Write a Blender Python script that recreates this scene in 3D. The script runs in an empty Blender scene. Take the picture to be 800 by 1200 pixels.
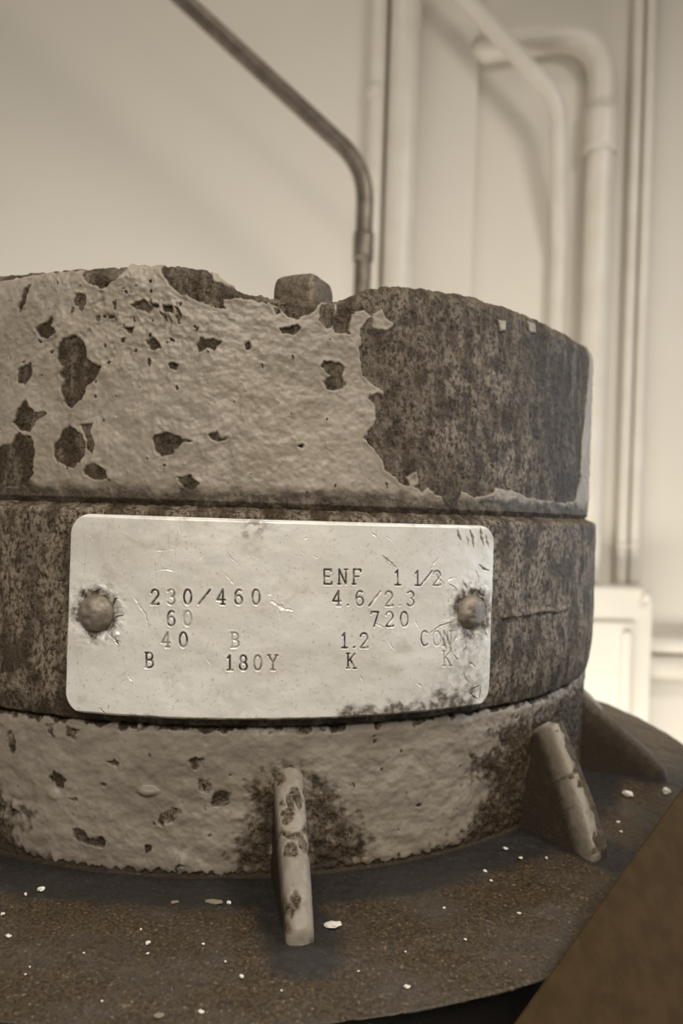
import bpy, bmesh, math, random
import numpy as np
from mathutils import Vector, Matrix

random.seed(4)
C = bpy.context.scene.collection
S = 0.28                      # metres per unit: distance from lens to motor axis
F = 850.0                     # focal length in pixels of the 800x1200 frame
ROLL = 0.0324
X0 = -0.1142                  # motor axis, beside the line of sight
ZC = 1.0                      # camera height over the floor
RB, HB, RT, HT, HS = .4391, -.1711, .4284, .1902, .0035
HF = -.290                    # flange top

# ------------------------------------------------------------------ helpers
def unroll(x, y):
    c, s = math.cos(ROLL), math.sin(ROLL)
    dx, dy = x - 400, y - 600
    return dx * c + dy * s, -dx * s + dy * c

def surf(x, y, R=RT):
    """point of the motor's round wall seen at x, y: (angle, height) in units"""
    a, b = unroll(x, y)
    dx, dy = a / F, -b / F
    A = dx * dx + 1
    B = -2 * (dx * X0 + 1)
    Q = X0 * X0 + 1 - R * R
    disc = B * B - 4 * A * Q
    t = (-B - math.sqrt(max(disc, 0))) / (2 * A)
    return math.atan2(t * dx - X0, 1 - t), t * dy

def on_flange(x, y, h=HF):
    a, b = unroll(x, y)
    t = h * F / -b
    return (a / F * t - X0, t - 1)

def world_at(x, y, d):
    """a point d metres in front of the lens"""
    a, b = unroll(x, y)
    return Vector((a / F * d - X0 * S, d - S, ZC - b / F * d))

def W(r, phi, h):
    return (r * math.sin(phi) * S, -r * math.cos(phi) * S, ZC + h * S)

def srgb(r, g, b):
    f = lambda v: (v / 255 / 12.92) if v <= 10 else ((v / 255 + .055) / 1.055) ** 2.4
    return (f(r), f(g), f(b), 1)

def smooth(a, b, x):
    t = np.clip((x - a) / (b - a), 0, 1)
    return t * t * (3 - 2 * t)

def perlin(x, y, seed=0):
    rng = np.random.RandomState(seed)
    g = rng.rand(256, 256) * 2 * np.pi
    gx, gy = np.cos(g), np.sin(g)
    xi, yi = np.floor(x).astype(int), np.floor(y).astype(int)
    xf, yf = x - xi, y - yi
    u, v = xf ** 3 * (xf * (xf * 6 - 15) + 10), yf ** 3 * (yf * (yf * 6 - 15) + 10)
    def d(i, j):
        a, b = (xi + i) % 256, (yi + j) % 256
        return gx[a, b] * (xf - i) + gy[a, b] * (yf - j)
    n0 = d(0, 0) * (1 - u) + d(1, 0) * u
    n1 = d(0, 1) * (1 - u) + d(1, 1) * u
    return (n0 * (1 - v) + n1 * v) * 1.5

def fbm(x, y, seed=0, o=4):
    r, a = 0, 1.0
    for k in range(o):
        r = r + a * perlin(x * 2 ** k + 17.3 * k, y * 2 ** k + 5.1 * k, seed + k)
        a *= .5
    return r

def poly_sdf(px, py, poly):
    """signed distance to a closed outline, negative inside"""
    d = np.full(px.shape, 1e9); ins = np.zeros(px.shape, bool)
    n = len(poly)
    for i in range(n):
        ax, ay = poly[i]; bx, by = poly[(i + 1) % n]
        ex, ey = bx - ax, by - ay
        t = np.clip(((px - ax) * ex + (py - ay) * ey) / (ex * ex + ey * ey + 1e-12), 0, 1)
        d = np.minimum(d, (px - ax - t * ex) ** 2 + (py - ay - t * ey) ** 2)
        c = ((ay > py) != (by > py)) & (px < (bx - ax) * (py - ay) / (by - ay + 1e-12) + ax)
        ins ^= c
    d = np.sqrt(d)
    return np.where(ins, -d, d)

def chips_sdf(U, V, polys, pad=.02):
    out = np.full(U.shape, .05)
    for p in polys:
        p = np.array(p)
        lo, hi = p.min(0) - pad, p.max(0) + pad
        m = (U > lo[0]) & (U < hi[0]) & (V > lo[1]) & (V < hi[1])
        if m.any():
            out[m] = np.minimum(out[m], poly_sdf(U[m], V[m], p))
    return out

def seg_dist(px, py, a, b):
    ex, ey = b[0] - a[0], b[1] - a[1]
    t = np.clip(((px - a[0]) * ex + (py - a[1]) * ey) / (ex * ex + ey * ey + 1e-12), 0, 1)
    return np.sqrt((px - a[0] - t * ex) ** 2 + (py - a[1] - t * ey) ** 2)

def tag(o, label=None, cat=None, group=None, kind=None):
    if label: o['label'] = label
    if cat: o['category'] = cat
    if group: o['group'] = group
    if kind: o['kind'] = kind
    return o

def link(name, me, mat=None, parent=None, smooth_=True):
    o = bpy.data.objects.new(name, me)
    C.objects.link(o)
    if mat: me.materials.append(mat)
    if parent:
        o.parent = parent
        o.matrix_parent_inverse = parent.matrix_world.inverted()
    if smooth_:
        me.polygons.foreach_set('use_smooth', [True] * len(me.polygons))
    return o

def grid_mesh(name, P, attrs=None, wrap=False, caps=None):
    """P: rows x cols x 3 array of metres"""
    n, m = P.shape[:2]
    me = bpy.data.meshes.new(name)
    idx = np.arange(n * m).reshape(n, m)
    if wrap:
        idx = np.concatenate([idx, idx[:, :1]], 1)
    q = np.stack([idx[:-1, :-1], idx[:-1, 1:], idx[1:, 1:], idx[1:, :-1]], -1).reshape(-1, 4)
    me.vertices.add(n * m)
    me.vertices.foreach_set('co', P.reshape(-1).astype(np.float32))
    me.loops.add(q.size)
    me.loops.foreach_set('vertex_index', q.reshape(-1).astype(np.int32))
    me.polygons.add(len(q))
    me.polygons.foreach_set('loop_start', np.arange(0, q.size, 4, dtype=np.int32))
    me.update(calc_edges=True)
    me.validate()
    for k, a in (attrs or {}).items():
        at = me.attributes.new(k, 'FLOAT', 'POINT')
        at.data.foreach_set('value', np.ascontiguousarray(a, np.float32).reshape(-1))
    return me

D = math.radians
def phi_columns(a, b, step, coarse=110):
    fine = np.arange(D(a), D(b), step)
    rest = np.linspace(D(b), D(a) + 2 * np.pi, coarse)[:-1]
    return np.concatenate([fine, rest])

def dense_profile(pts, step):
    """pts: (r, h) corner list, resampled; returns r, h, nr, nh, arc"""
    pts = np.array(pts, float)
    out = [pts[0]]
    for a, b in zip(pts[:-1], pts[1:]):
        n = max(1, int(np.ceil(np.hypot(*(b - a)) / step)))
        for k in range(1, n + 1):
            out.append(a + (b - a) * k / n)
    p = np.array(out)
    t = np.gradient(p, axis=0)
    t /= np.linalg.norm(t, axis=1)[:, None] + 1e-12
    k = np.array([.25, .5, .25])
    nr, nh = -t[:, 1], t[:, 0]      # outward for a profile that runs downwards
    return p[:, 0], p[:, 1], nr, nh

def lathe(name, prof, phis, disp, attrs, mat, parent, shift=None):
    r, h, nr, nh = prof
    R = r[:, None] + nr[:, None] * disp
    H = h[:, None] + nh[:, None] * disp
    if shift is not None: H = H + shift
    P = np.stack([R * np.sin(phis)[None], -R * np.cos(phis)[None], H], -1) * S
    P[..., 2] += ZC
    return link(name, grid_mesh(name, P, attrs, wrap=True), mat, parent)

def arc(cx, cy, r, a0, a1, n=8):
    return [(cx + r * math.cos(D(a0 + (a1 - a0) * i / n)), cy + r * math.sin(D(a0 + (a1 - a0) * i / n))) for i in range(n + 1)]

# ------------------------------------------------------------------ materials
class NT:
    def __init__(s, name):
        s.m = bpy.data.materials.new(name); s.m.use_nodes = True
        s.t = s.m.node_tree; s.b = s.t.nodes['Principled BSDF']
        s.tc = None
    def n(s, typ, **kw):
        x = s.t.nodes.new(typ)
        for k, v in kw.items(): setattr(x, k, v)
        return x
    def put(s, sock, v):
        if isinstance(v, bpy.types.NodeSocket): s.t.links.new(v, sock)
        else: sock.default_value = v
    def coord(s, scale=(1, 1, 1)):
        if s.tc is None: s.tc = s.n('ShaderNodeTexCoord')
        mp = s.n('ShaderNodeMapping'); s.put(mp.inputs[0], s.tc.outputs['Object'])
        mp.inputs['Scale'].default_value = scale
        return mp.outputs[0]
    def noise(s, scale, detail=4, rough=.55, stretch=(1, 1, 1), dist=0):
        x = s.n('ShaderNodeTexNoise'); s.put(x.inputs['Vector'], s.coord(stretch))
        x.inputs['Scale'].default_value = scale; x.inputs['Detail'].default_value = detail
        x.inputs['Roughness'].default_value = rough; x.inputs['Distortion'].default_value = dist
        return x.outputs['Fac']
    def attr(s, name):
        x = s.n('ShaderNodeAttribute'); x.attribute_name = name
        return x.outputs['Fac']
    def ramp(s, v, a, b, c0=0., c1=1.):
        x = s.n('ShaderNodeMapRange'); x.interpolation_type = 'SMOOTHSTEP'
        s.put(x.inputs[0], v)
        for i, q in enumerate((a, b, c0, c1)): s.put(x.inputs[i + 1], q)
        return x.outputs[0]
    def math(s, op, a, b=0.):
        x = s.n('ShaderNodeMath', operation=op); s.put(x.inputs[0], a); s.put(x.inputs[1], b)
        return x.outputs[0]
    def mix(s, f, a, b, blend='MIX'):
        x = s.n('ShaderNodeMix', data_type='RGBA', blend_type=blend)
        s.put(x.inputs[0], f); s.put(x.inputs[6], a); s.put(x.inputs[7], b)
        return x.outputs[2]
    def bump(s, hgt, strength, dist, normal=None):
        x = s.n('ShaderNodeBump'); x.inputs['Strength'].default_value = strength
        x.inputs['Distance'].default_value = dist; s.put(x.inputs['Height'], hgt)
        if normal is not None: s.put(x.inputs['Normal'], normal)
        return x.outputs[0]
    def out(s, col, rough, metal=0., normal=None, spec=.5):
        s.put(s.b.inputs['Base Color'], col); s.put(s.b.inputs['Roughness'], rough)
        s.put(s.b.inputs['Metallic'], metal); s.put(s.b.inputs['Specular IOR Level'], spec)
        if normal is not None: s.put(s.b.inputs['Normal'], normal)
        return s.m

PAINT_A, PAINT_B = (.355, .300, .237, 1), (.270, .225, .172, 1)
BARE_A, BARE_B, BARE_C = (.015, .0085, .004, 1), (.088, .060, .033, 1), (.14, .105, .068, 1)

def painted_iron(name, paint_gain=1.0, bare_metal=.15):
    """old grey paint over bare rusty iron; attributes: paint, residue, grime_shade"""
    t = NT(name)
    p, res, gr = t.attr('paint'), t.attr('residue'), t.attr('grime_shade')
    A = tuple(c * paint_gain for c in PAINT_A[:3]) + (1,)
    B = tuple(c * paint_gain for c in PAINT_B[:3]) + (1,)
    pc = t.mix(t.ramp(t.noise(90, 5, .6), .35, .65), A, B)
    pc = t.mix(t.ramp(t.noise(420, 3, .6), .52, .72, 0, .45), pc, (.17, .135, .098, 1))
    pc = t.mix(t.ramp(t.noise(45, 3, .5), .5, .75, 0, .35), pc, (.30, .245, .16, 1))
    fine = t.noise(2000, 4, .75)
    bc = t.mix(t.ramp(fine, .40, .60), BARE_A, BARE_B)
    bc = t.mix(t.ramp(t.noise(260, 4, .6), .5, .7, 0, .6), bc, BARE_C)
    speck = t.ramp(t.noise(1100, 4, .75, (1, 1, .6)), .42, .56)
    rc = t.mix(t.math('MULTIPLY', res, speck), bc, (.31, .25, .185, 1))
    col = t.mix(p, rc, pc)
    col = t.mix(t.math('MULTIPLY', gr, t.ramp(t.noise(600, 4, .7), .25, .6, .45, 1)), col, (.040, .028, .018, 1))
    rough = t.math('ADD', t.math('MULTIPLY', p, .08), t.ramp(fine, .3, .7, .34, .5))
    met = t.math('MULTIPLY', t.math('SUBTRACT', 1., p), bare_metal)
    bmp = t.bump(t.mix(p, fine, t.noise(330, 3, .5)), .8, .0005)
    return t.out(col, rough, met, bmp, t.math('ADD', .28, t.math('MULTIPLY', p, .2)))

M = {}
M['cap'] = painted_iron('grey_paint_over_iron')
M['band'] = painted_iron('rusty_band_iron')
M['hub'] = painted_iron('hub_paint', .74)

def m_flange():
    t = NT('brown_flange')
    f = t.noise(1500, 6, .8)
    c = t.mix(t.ramp(f, .41, .59), (.018, .011, .0045, 1), (.084, .055, .026, 1))
    c = t.mix(t.ramp(t.noise(60, 4, .6), .42, .66, 0, .55), c, (.066, .054, .042, 1))
    c = t.mix(t.ramp(t.noise(1500, 2, .5), .66, .73, 0, .8), c, (.22, .17, .115, 1))
    c = t.mix(t.ramp(t.noise(1300, 2, .5), .64, .70, 0, .9), c, (.02, .014, .01, 1))
    c = t.mix(t.math('MULTIPLY', t.attr('grime_shade'), t.ramp(f, .35, .65, 1, .82)), c, (.017, .0145, .0135, 1))
    b = t.bump(f, .6, .0003)
    return t.out(c, t.ramp(f, .3, .7, .40, .56), .0, b, .55)
M['flange'] = m_flange()

def m_plate():
    t = NT('worn_aluminium')
    big = t.noise(60, 5, .6)
    c = t.mix(t.ramp(big, .35, .68), (.95, .905, .84, 1), (.84, .79, .71, 1))
    c = t.mix(t.ramp(t.noise(140, 5, .6, (1, 1, 1), .6), .55, .75, 0, .55), c, (.50, .44, .32, 1))
    c = t.mix(t.ramp(t.noise(28, 4, .6, (.6, .6, 1.6)), .45, .65, 0, .4), c, (.56, .50, .41, 1))
    c = t.mix(t.ramp(t.noise(1400, 3, .6), .60, .70, 0, .5), c, (.38, .33, .25, 1))
    c = t.mix(t.ramp(t.noise(1500, 3, .6, (.1, .1, 1.4)), .60, .72, 0, .22), c, (.86, .81, .72, 1))
    c = t.mix(t.attr('bright'), c, (.93, .90, .83, 1))
    g = t.attr('grime_shade')
    c = t.mix(t.math('MULTIPLY', g, t.ramp(t.noise(900, 4, .7), .25, .6, .5, 1)), c, (.075, .052, .030, 1))
    c = t.mix(t.attr('ink'), c, (.030, .022, .014, 1))
    met = t.math('MULTIPLY', t.math('SUBTRACT', 1., t.math('MAXIMUM', g, t.attr('ink'))), .35)
    b = t.bump(t.noise(500, 4, .6), .22, .0002)
    return t.out(c, t.ramp(t.noise(120, 4, .6), .3, .7, .38, .52), met, b, .5)
M['plate'] = m_plate()

def simple(name, col, col2, scale, rough, metal=0, bump=0., bscale=None, spec=.5):
    t = NT(name)
    n = t.noise(scale, 5, .6)
    c = t.mix(t.ramp(n, .35, .65), col, col2)
    nm = t.bump(t.noise(bscale or scale * 3, 4, .6), bump, .0004) if bump else None
    return t.out(c, rough, metal, nm, spec)
M['rivet'] = simple('dull_rivet_metal', (.27, .225, .175, 1), (.16, .13, .10, 1), 420, .5, .35, .4, 900)
M['bolt'] = simple('rusty_bolt', (.19, .145, .10, 1), (.085, .062, .040, 1), 700, .45, .35, .7, 1500)
M['wall'] = simple('beige_wall_paint', (.655, .603, .525, 1), (.635, .583, .502, 1), 3, .65, 0, .15, 60)
M['wallpipe'] = simple('beige_pipe_paint', (.655, .603, .525, 1), (.61, .556, .472, 1), 20, .42, 0, .1, 80)
M['darkpipe'] = simple('weathered_steel_pipe', (.20, .165, .13, 1), (.135, .11, .086, 1), 60, .38, .6)
M['box'] = simple('beige_box_enamel', (.65, .60, .525, 1), (.62, .57, .49, 1), 10, .5)
M['floor'] = simple('grey_concrete', (.30, .27, .23, 1), (.24, .21, .18, 1), 8, .8, 0, .3, 60)
M['brace'] = simple('brown_painted_steel', (.058, .0355, .0150, 1), (.044, .0265, .011, 1), 200, .7, 0, .3, 2600, .05)
M['crumb'] = simple('white_paint_crumb', (.80, .75, .66, 1), (.66, .60, .50, 1), 900, .6)
M['dullcrumb'] = simple('grey_paint_crumb', (.26, .21, .15, 1), (.18, .145, .10, 1), 900, .6)

# ------------------------------------------------------------------ room
def quad_wall(name, pts, th, mat, kind='structure'):
    """upright slab over a ground line from pts[0] to pts[1], thickness th to the far side"""
    (x0, y0), (x1, y1), z0, z1 = pts
    d = Vector((x1 - x0, y1 - y0)); nrm = Vector((-d.y, d.x)).normalized() * th
    bm = bmesh.new()
    v = []
    for z in (z0, z1):
        for p in ((x0, y0), (x1, y1), (x1 + nrm.x, y1 + nrm.y), (x0 + nrm.x, y0 + nrm.y)):
            v.append(bm.verts.new((p[0], p[1], z)))
    for f in ((0, 1, 5, 4), (1, 2, 6, 5), (2, 3, 7, 6), (3, 0, 4, 7), (4, 5, 6, 7), (3, 2, 1, 0)):
        bm.faces.new([v[i] for i in f])
    bmesh.ops.recalc_face_normals(bm, faces=bm.faces)
    me = bpy.data.meshes.new(name); bm.to_mesh(me); bm.free()
    o = link(name, me, mat, None, False)
    o['kind'] = kind
    return o

DW = 1.10                                   # near wall plane, metres from the lens
DR = 1.112                                   # recessed stretch of the wall
xc = world_at(553, 300, DW).x
yw, yr = DW - S, DR - S
quad_wall('wall_back', ((-2.2, yw), (xc, yw), 0, 2.6), .25, M['wall'])
quad_wall('wall_recess', ((xc, yr), (2.2, yr), 0, 2.6), .19, M['wall'])
quad_wall('floor', ((-2.2, -2.2), (2.2, -2.2), -.1, 0), 3.4, M['floor'])

def tube_mesh(path, rad, n=18, step=.01):
    """round tube along a list of points, swept without twist"""
    pts = [Vector(p) for p in path]
    dense = []
    for a, b in zip(pts[:-1], pts[1:]):
        k = max(1, int((b - a).length / step))
        dense += [a.lerp(b, i / k) for i in range(k)]
    dense.append(pts[-1])
    bm = bmesh.new(); rings = []
    tang = [(dense[min(i + 1, len(dense) - 1)] - dense[max(i - 1, 0)]).normalized() for i in range(len(dense))]
    u = tang[0].cross(Vector((0, 1, 0)))
    if u.length < .1: u = tang[0].cross(Vector((1, 0, 0)))
    u.normalize()
    for p, t in zip(dense, tang):
        u = (u - t * u.dot(t)).normalized(); v = t.cross(u)
        rings.append([bm.verts.new(p + (u * math.cos(2 * math.pi * k / n) + v * math.sin(2 * math.pi * k / n)) * rad) for k in range(n)])
    for a, b in zip(rings[:-1], rings[1:]):
        for k in range(n):
            bm.faces.new((a[k], a[(k + 1) % n], b[(k + 1) % n], b[k]))
    bm.faces.new(rings[0][::-1]); bm.faces.new(rings[-1])
    bmesh.ops.recalc_face_normals(bm, faces=bm.faces)
    me = bpy.data.meshes.new('tube'); bm.to_mesh(me); bm.free()
    return me

def round_bend(pts, rad, n=10):
    """replace the inner corners of a polyline by arcs"""
    pts = [Vector(p) for p in pts]; out = [pts[0]]
    for a, b, c in zip(pts[:-2], pts[1:-1], pts[2:]):
        d1, d2 = (a - b).normalized(), (c - b).normalized()
        ang = d1.angle(d2); L = min(rad / math.tan(ang / 2), (a - b).length * .48, (c - b).length * .48)
        p, q = b + d1 * L, b + d2 * L
        for i in range(n + 1):
            t = i / n
            out.append(p * (1 - t) ** 2 + b * 2 * t * (1 - t) + q * t * t)
    out.append(pts[-1])
    return out

def empty(name, loc):
    o = bpy.data.objects.new(name, None); C.objects.link(o); o.location = loc
    bpy.context.view_layer.update()
    return o

def coupling(p, ax, rad, ln, mat, parent, name='coupling'):
    ax = Vector(ax).normalized()
    pr = [Vector(p) - ax * ln / 2, Vector(p) + ax * ln / 2]
    o = link(name, tube_mesh(pr, rad, 18, ln / 6), mat, parent)
    return o

def conduit(label, path, rad, mat, couplings=(), straps=(), group=None, cat='conduit', name='conduit'):
    root = empty(name, Vector(path[-1]))
    tag(root, label, cat, group)
    link('pipe', tube_mesh(path, rad), mat, root)
    for p, ax in couplings: coupling(p, ax, rad * 1.22, rad * 3.2, mat, root)
    for p, ax in straps: coupling(p, ax, rad * 1.10, rad * 1.2, mat, root, 'strap')
    return root

UP = Vector((0, 0, 1))
def vert(px, py, d, z0, z1):
    p = world_at(px, py, d)
    return [Vector((p.x, p.y, z1)), Vector((p.x, p.y, z0))]
def wid(px, d): return px / F * d / 2

# two upright conduits side by side on the near wall
r1, r2 = wid(21, 1.08), wid(36, 1.07)
conduit('slender beige conduit running straight up the wall beside a thicker one', vert(440, 170, DW - r1, 0, 2.5), r1, M['wallpipe'],
        straps=[(vert(440, 130, DW - r1, 0, 2.5)[0] * 0 + world_at(441, 110, DW - r1), UP)])
conduit('thick beige conduit running straight up the wall close to the wall corner', vert(471, 170, DW - r2, 0, 2.5), r2, M['wallpipe'])
# weathered steel one, bent, further from the wall
dd = .93
rd = wid(20, dd)
e0, e1, e2 = world_at(215, 0, dd), world_at(414, 172, dd), world_at(427, 250, dd)
dirn = (e0 - e1).normalized()
low = Vector((e2.x, e2.y, 0))
mid = Vector((e2.x, e2.y, world_at(427, 196, dd).z))
path = round_bend([mid + (world_at(215, 0, dd) - mid).normalized() * 1.1, mid, low], .10, 14)
conduit('dark unpainted steel conduit bent diagonally in front of the beige wall', path, rd, M['darkpipe'],
        couplings=[(Vector((e2.x, e2.y, world_at(427, 290, dd).z)), UP)])
# thin bent conduit on the recessed wall
ra = wid(19, DR)
da = DR - ra - .003
df = DR - 2 * wid(31, DR) - ra - .004
pA = [world_at(523, -25, df), world_at(654, 118, df), world_at(655, 290, da), Vector((world_at(655, 290, da).x, da - S, 0))]
conduit('slim beige conduit bent from a slope to straight down', round_bend(pA, .09, 14), ra, M['wallpipe'])
# thick hooked conduit
rb = wid(31, DR)
db = DR - rb
cx = world_at(700, 260, db).x
boxtop = world_at(730, 684, DR).z
pB = [world_at(556, 62, DR + .02), world_at(572, 56, db), Vector((cx, db - S, world_at(696, 36, db).z)), Vector((cx, db - S, boxtop))]
conduit('thick beige conduit coming out of the wall corner and hooking downwards', round_bend(pB, .105, 16), rb, M['wallpipe'],
        couplings=[(Vector((cx, db - S, world_at(700, 155, db).z)), UP)])
# pair of slim uprights that end on the box
rc = wid(13, DR)
for px, lab in ((737, 'slim beige upright conduit dropping into the wall box, next to the thick hooked conduit'),
                (752, 'slim beige upright conduit dropping into the wall box, farther from the thick hooked conduit')):
    x = world_at(px, 345, DR - rc).x
    conduit(lab, [Vector((x, DR - rc - S - .002, 2.5)), Vector((x, DR - rc - S - .002, boxtop))], rc, M['wallpipe'],
            straps=[(Vector((x, DR - rc - S - .002, world_at(px, 640, DR).z)), UP)])

def box_mesh(lo, hi, bev=.004, seg=3):
    bm = bmesh.new()
    bmesh.ops.create_cube(bm, size=1)
    for v in bm.verts:
        v.co = Vector([lo[i] + (v.co[i] + .5) * (hi[i] - lo[i]) for i in range(3)])
    if bev: bmesh.ops.bevel(bm, geom=bm.edges[:], offset=bev, segments=seg, affect='EDGES', profile=.5)
    me = bpy.data.meshes.new('box'); bm.to_mesh(me); bm.free()
    return me

# junction box on the recessed wall
bd = .062
xl, xr = world_at(662, 760, DR - bd).x, world_at(764, 760, DR - bd).x
zt = boxtop; zb = zt - .34
jb = empty('mounted_junction_box', Vector(((xl + xr) / 2, yr, zb)))
tag(jb, 'beige wall box with a raised cover under two slim upright conduits', 'electrical box')
link('body', box_mesh((xl, yr - bd, zb), (xr, yr + .0, zt), .004), M['box'], jb, False)
link('cover', box_mesh((xl + .008, yr - bd - .006, zb + .01), (xl + .098, yr - bd + .001, zt - .05), .003), M['box'], jb, False)
link('cover_ridge', box_mesh((xl + .078, yr - bd - .013, zb + .012), (xl + .092, yr - bd - .004, zt - .062), .004), M['box'], jb, False)
link('knob', tube_mesh([Vector((xr - .012, yr - bd - .010, zt - .012)), Vector((xr - .012, yr - bd + .002, zt - .012))], .007, 14), M['box'], jb)
# two level conduits that leave the box
for py, w, lab in ((756, 20, 'upper and thinner of two level beige conduits leaving the wall box'),
                   (782, 27, 'lower and thicker of two level beige conduits leaving the wall box')):
    r = wid(w, DR)
    p = world_at(770, py, DR - r - .008)
    conduit(lab, [Vector((2.0, yr - r - .004, p.z)), Vector((xr + .001, yr - r - .004, p.z))], r, M['wallpipe'], name='mounted_conduit')

# plinth that carries the motor
pl = link('plinth', box_mesh((-.30, -.34, 0), (.44, .24, ZC - .80 * S), .008), M['floor'], None, False)
pl['kind'] = 'structure'

# ------------------------------------------------------------------ motor
motor = empty('electric_motor', (0, 0, ZC - .80 * S))
tag(motor, 'upright round electric motor with flaking grey paint, rust and a riveted nameplate', 'motor')

def crop_px(lst, ox, oy, k): return [(ox + x / k, oy + y / k) for x, y in lst]
def to_surf(px, R): return [(lambda a: (a[0] * R, a[1]))(surf(x, y, R)) for x, y in px]

# ---- upper cap
c1 = [
 [(140,255),(150,235),(175,228),(200,245),(205,275),(215,290),(240,300),(225,325),(205,345),(195,375),(170,395),(155,385),(145,350),(155,330),(140,320),(150,300),(135,285)],
 [(45,310),(75,287),(78,320),(60,345),(45,335)],
 [(38,410),(65,378),(80,405),(112,405),(90,430),(75,450),(50,450),(36,430)],
 [(-30,500),(0,490),(30,480),(45,455),(75,465),(82,500),(80,550),(60,575),(25,582),(0,575),(-30,560)],
 [(130,480),(145,450),(170,440),(195,460),(200,490),(190,525),(165,537),(140,525),(128,505)],
 [(190,435),(215,435),(210,455),(222,480),(215,505),(203,490),(205,470)],
 [(200,540),(225,528),(252,540),(250,560),(225,563),(203,555)],
 [(360,470),(385,450),(410,460),(450,475),(425,480),(410,500),(380,510),(365,495)],
 [(485,460),(510,452),(515,462),(535,465),(510,478),(495,470)],
 [(415,560),(445,555),(467,572),(450,588),(430,580)],
 [(455,250),(470,235),(500,232),(518,245),(505,260),(485,250),(465,265)],
 [(573,248),(585,243),(590,255),(580,260)],
 [(655,210),(680,208),(695,198),(704,212),(690,228),(665,225)],
 [(750,300),(760,288),(790,291),(811,304),(800,322),(814,344),(796,356),(764,352),(755,335),(770,320)],
 [(180,130),(200,130),(205,150),(195,172),(180,155)],
 [(310,155),(340,145),(362,160),(350,170),(320,165)],
 [(380,160),(405,155),(407,175),(385,170)],
 [(85,210),(110,195),(125,180),(120,205),(135,220),(115,235),(95,230)],
 [(293,213),(317,209),(310,223)],
 [(345,240),(365,235),(377,256),(355,262)],
 [(398,295),(421,293),(415,306),(400,304)],
 [(375,40),(480,50),(500,100),(560,118),(640,120),(725,125),(830,130),(830,175),(803,190),(785,150),(750,150),(730,175),(700,190),(670,175),(630,150),(590,145),(560,140),(525,140),(528,165),(500,160),(470,145),(420,130),(400,110),(380,85)],
 [(190,50),(290,45),(300,68),(270,100),(240,118),(205,105),(190,80)],
 [(-30,40),(190,30),(190,72),(120,78),(60,90),(0,100),(-30,100)],
 [(750,155),(783,150),(784,198),(765,210),(750,190)],
 [(643,166),(655,163),(658,174),(646,178)],
 [(45,165),(58,118),(72,108),(62,150),(48,178)],
 [(700,545-60),(712,484),(708,490)],
]
c2 = [(-20,130),(-8,170),(-20,190),(-15,220),(18,225),(20,172),(50,165),(75,180),(60,190),(45,215),(38,260),(45,310),(75,350),(95,360),(60,370),(80,390),(75,440),(50,465),(75,490),(95,520),(110,550),(140,575),(170,580),(185,597),(200,582),(215,600),(235,600),(240,625),(255,640),(268,625),(280,592),(310,605),(335,600),(370,585),(395,590),(430,605),(470,612),(520,620),(546,612),(556,560),(560,480),(567,430),(576,330),(579,260),(579,180),(520,90),(420,30),(200,20),(60,20)]
isl = [[(72,180),(95,163),(105,190),(122,200),(105,216),(74,212)], [(365,190),(385,193),(384,215),(370,216)],
       [(433,193),(452,200),(455,222),(438,220)], [(78,352),(95,355),(98,366),(84,364)],
       [(150,560),(175,545),(180,575),(160,585)]]
POLY = [to_surf(crop_px(p, 0, 280, 2), RT) for p in c1] + [to_surf(crop_px(c2, 400, 280, 2), RT)]
ISL = [to_surf(crop_px(p, 400, 280, 2), RT) for p in isl]

rim_px = [(0,322),(50,317.5),(100,313),(150,311),(190,310),(225,311.5),(243,315),(254,321),(266,331),(278,339),(292,344),(320,347),(360,349.5),(396,351),(408,346.5),(428,339.5),(448,335),(470,333),(500,337),(550,345),(575,353),(600,361),(625,372),(650,384),(675,399),(688,410)]
rim = [surf(x, y, RT - .006) for x, y in rim_px]
rim_phi, rim_h = np.array([p[0] for p in rim]), np.array([p[1] for p in rim])

phis = phi_columns(-34, 76, .00150)
prof = dense_profile([(.0, HT - .016), (.30, HT - .016), (.375, HT - .012), (RT - .030, HT - .006)], .03)
side = dense_profile([(RT - .022, HT - .001)] + [(RT - .014 + .014 * math.sin(a), HT - .014 + .014 * math.cos(a)) for a in np.linspace(0.1, math.pi / 2, 14)] + [(RT, HS + .012), (RT + .0002, HS + .002), (RT - .0015, HS - .0005), (RT - .004, HS - .004)], .00075)
prof = tuple(np.concatenate([a, b]) for a, b in zip(prof, side))
U, V = np.meshgrid(phis, prof[1])
topw = smooth(.02, HT - .012, V)           # how much a height follows the uneven rim
PH = np.where(U > np.pi, U - 2 * np.pi, U)
hs_ = np.interp(PH, rim_phi, rim_h, left=rim_h[0], right=rim_h[-1]) - HT
inner = smooth(.30, RT - .02, np.broadcast_to(prof[0][:, None], U.shape))
shift = hs_ * np.clip((V - .02) / (HT - .02), 0, 1) ** 3 * (inner if True else 1)
shift = shift + topw * .0012 * fbm(U * 60, V * 60, 3, 3) * (V > .15)
Vs = V + shift
u = PH * RT
wx = .0016 * fbm(u / .012, Vs / .012, 11, 3) + .0008 * perlin(u / .004, Vs / .004, 15)
wy = .0016 * fbm(u / .012, Vs / .012, 21, 3) + .0008 * perlin(u / .004, Vs / .004, 25)
sd = chips_sdf(u + wx, Vs + wy, POLY)
si = chips_sdf(u + wx * .5, Vs + wy * .5, ISL)
sd = np.maximum(sd, -si)
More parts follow.
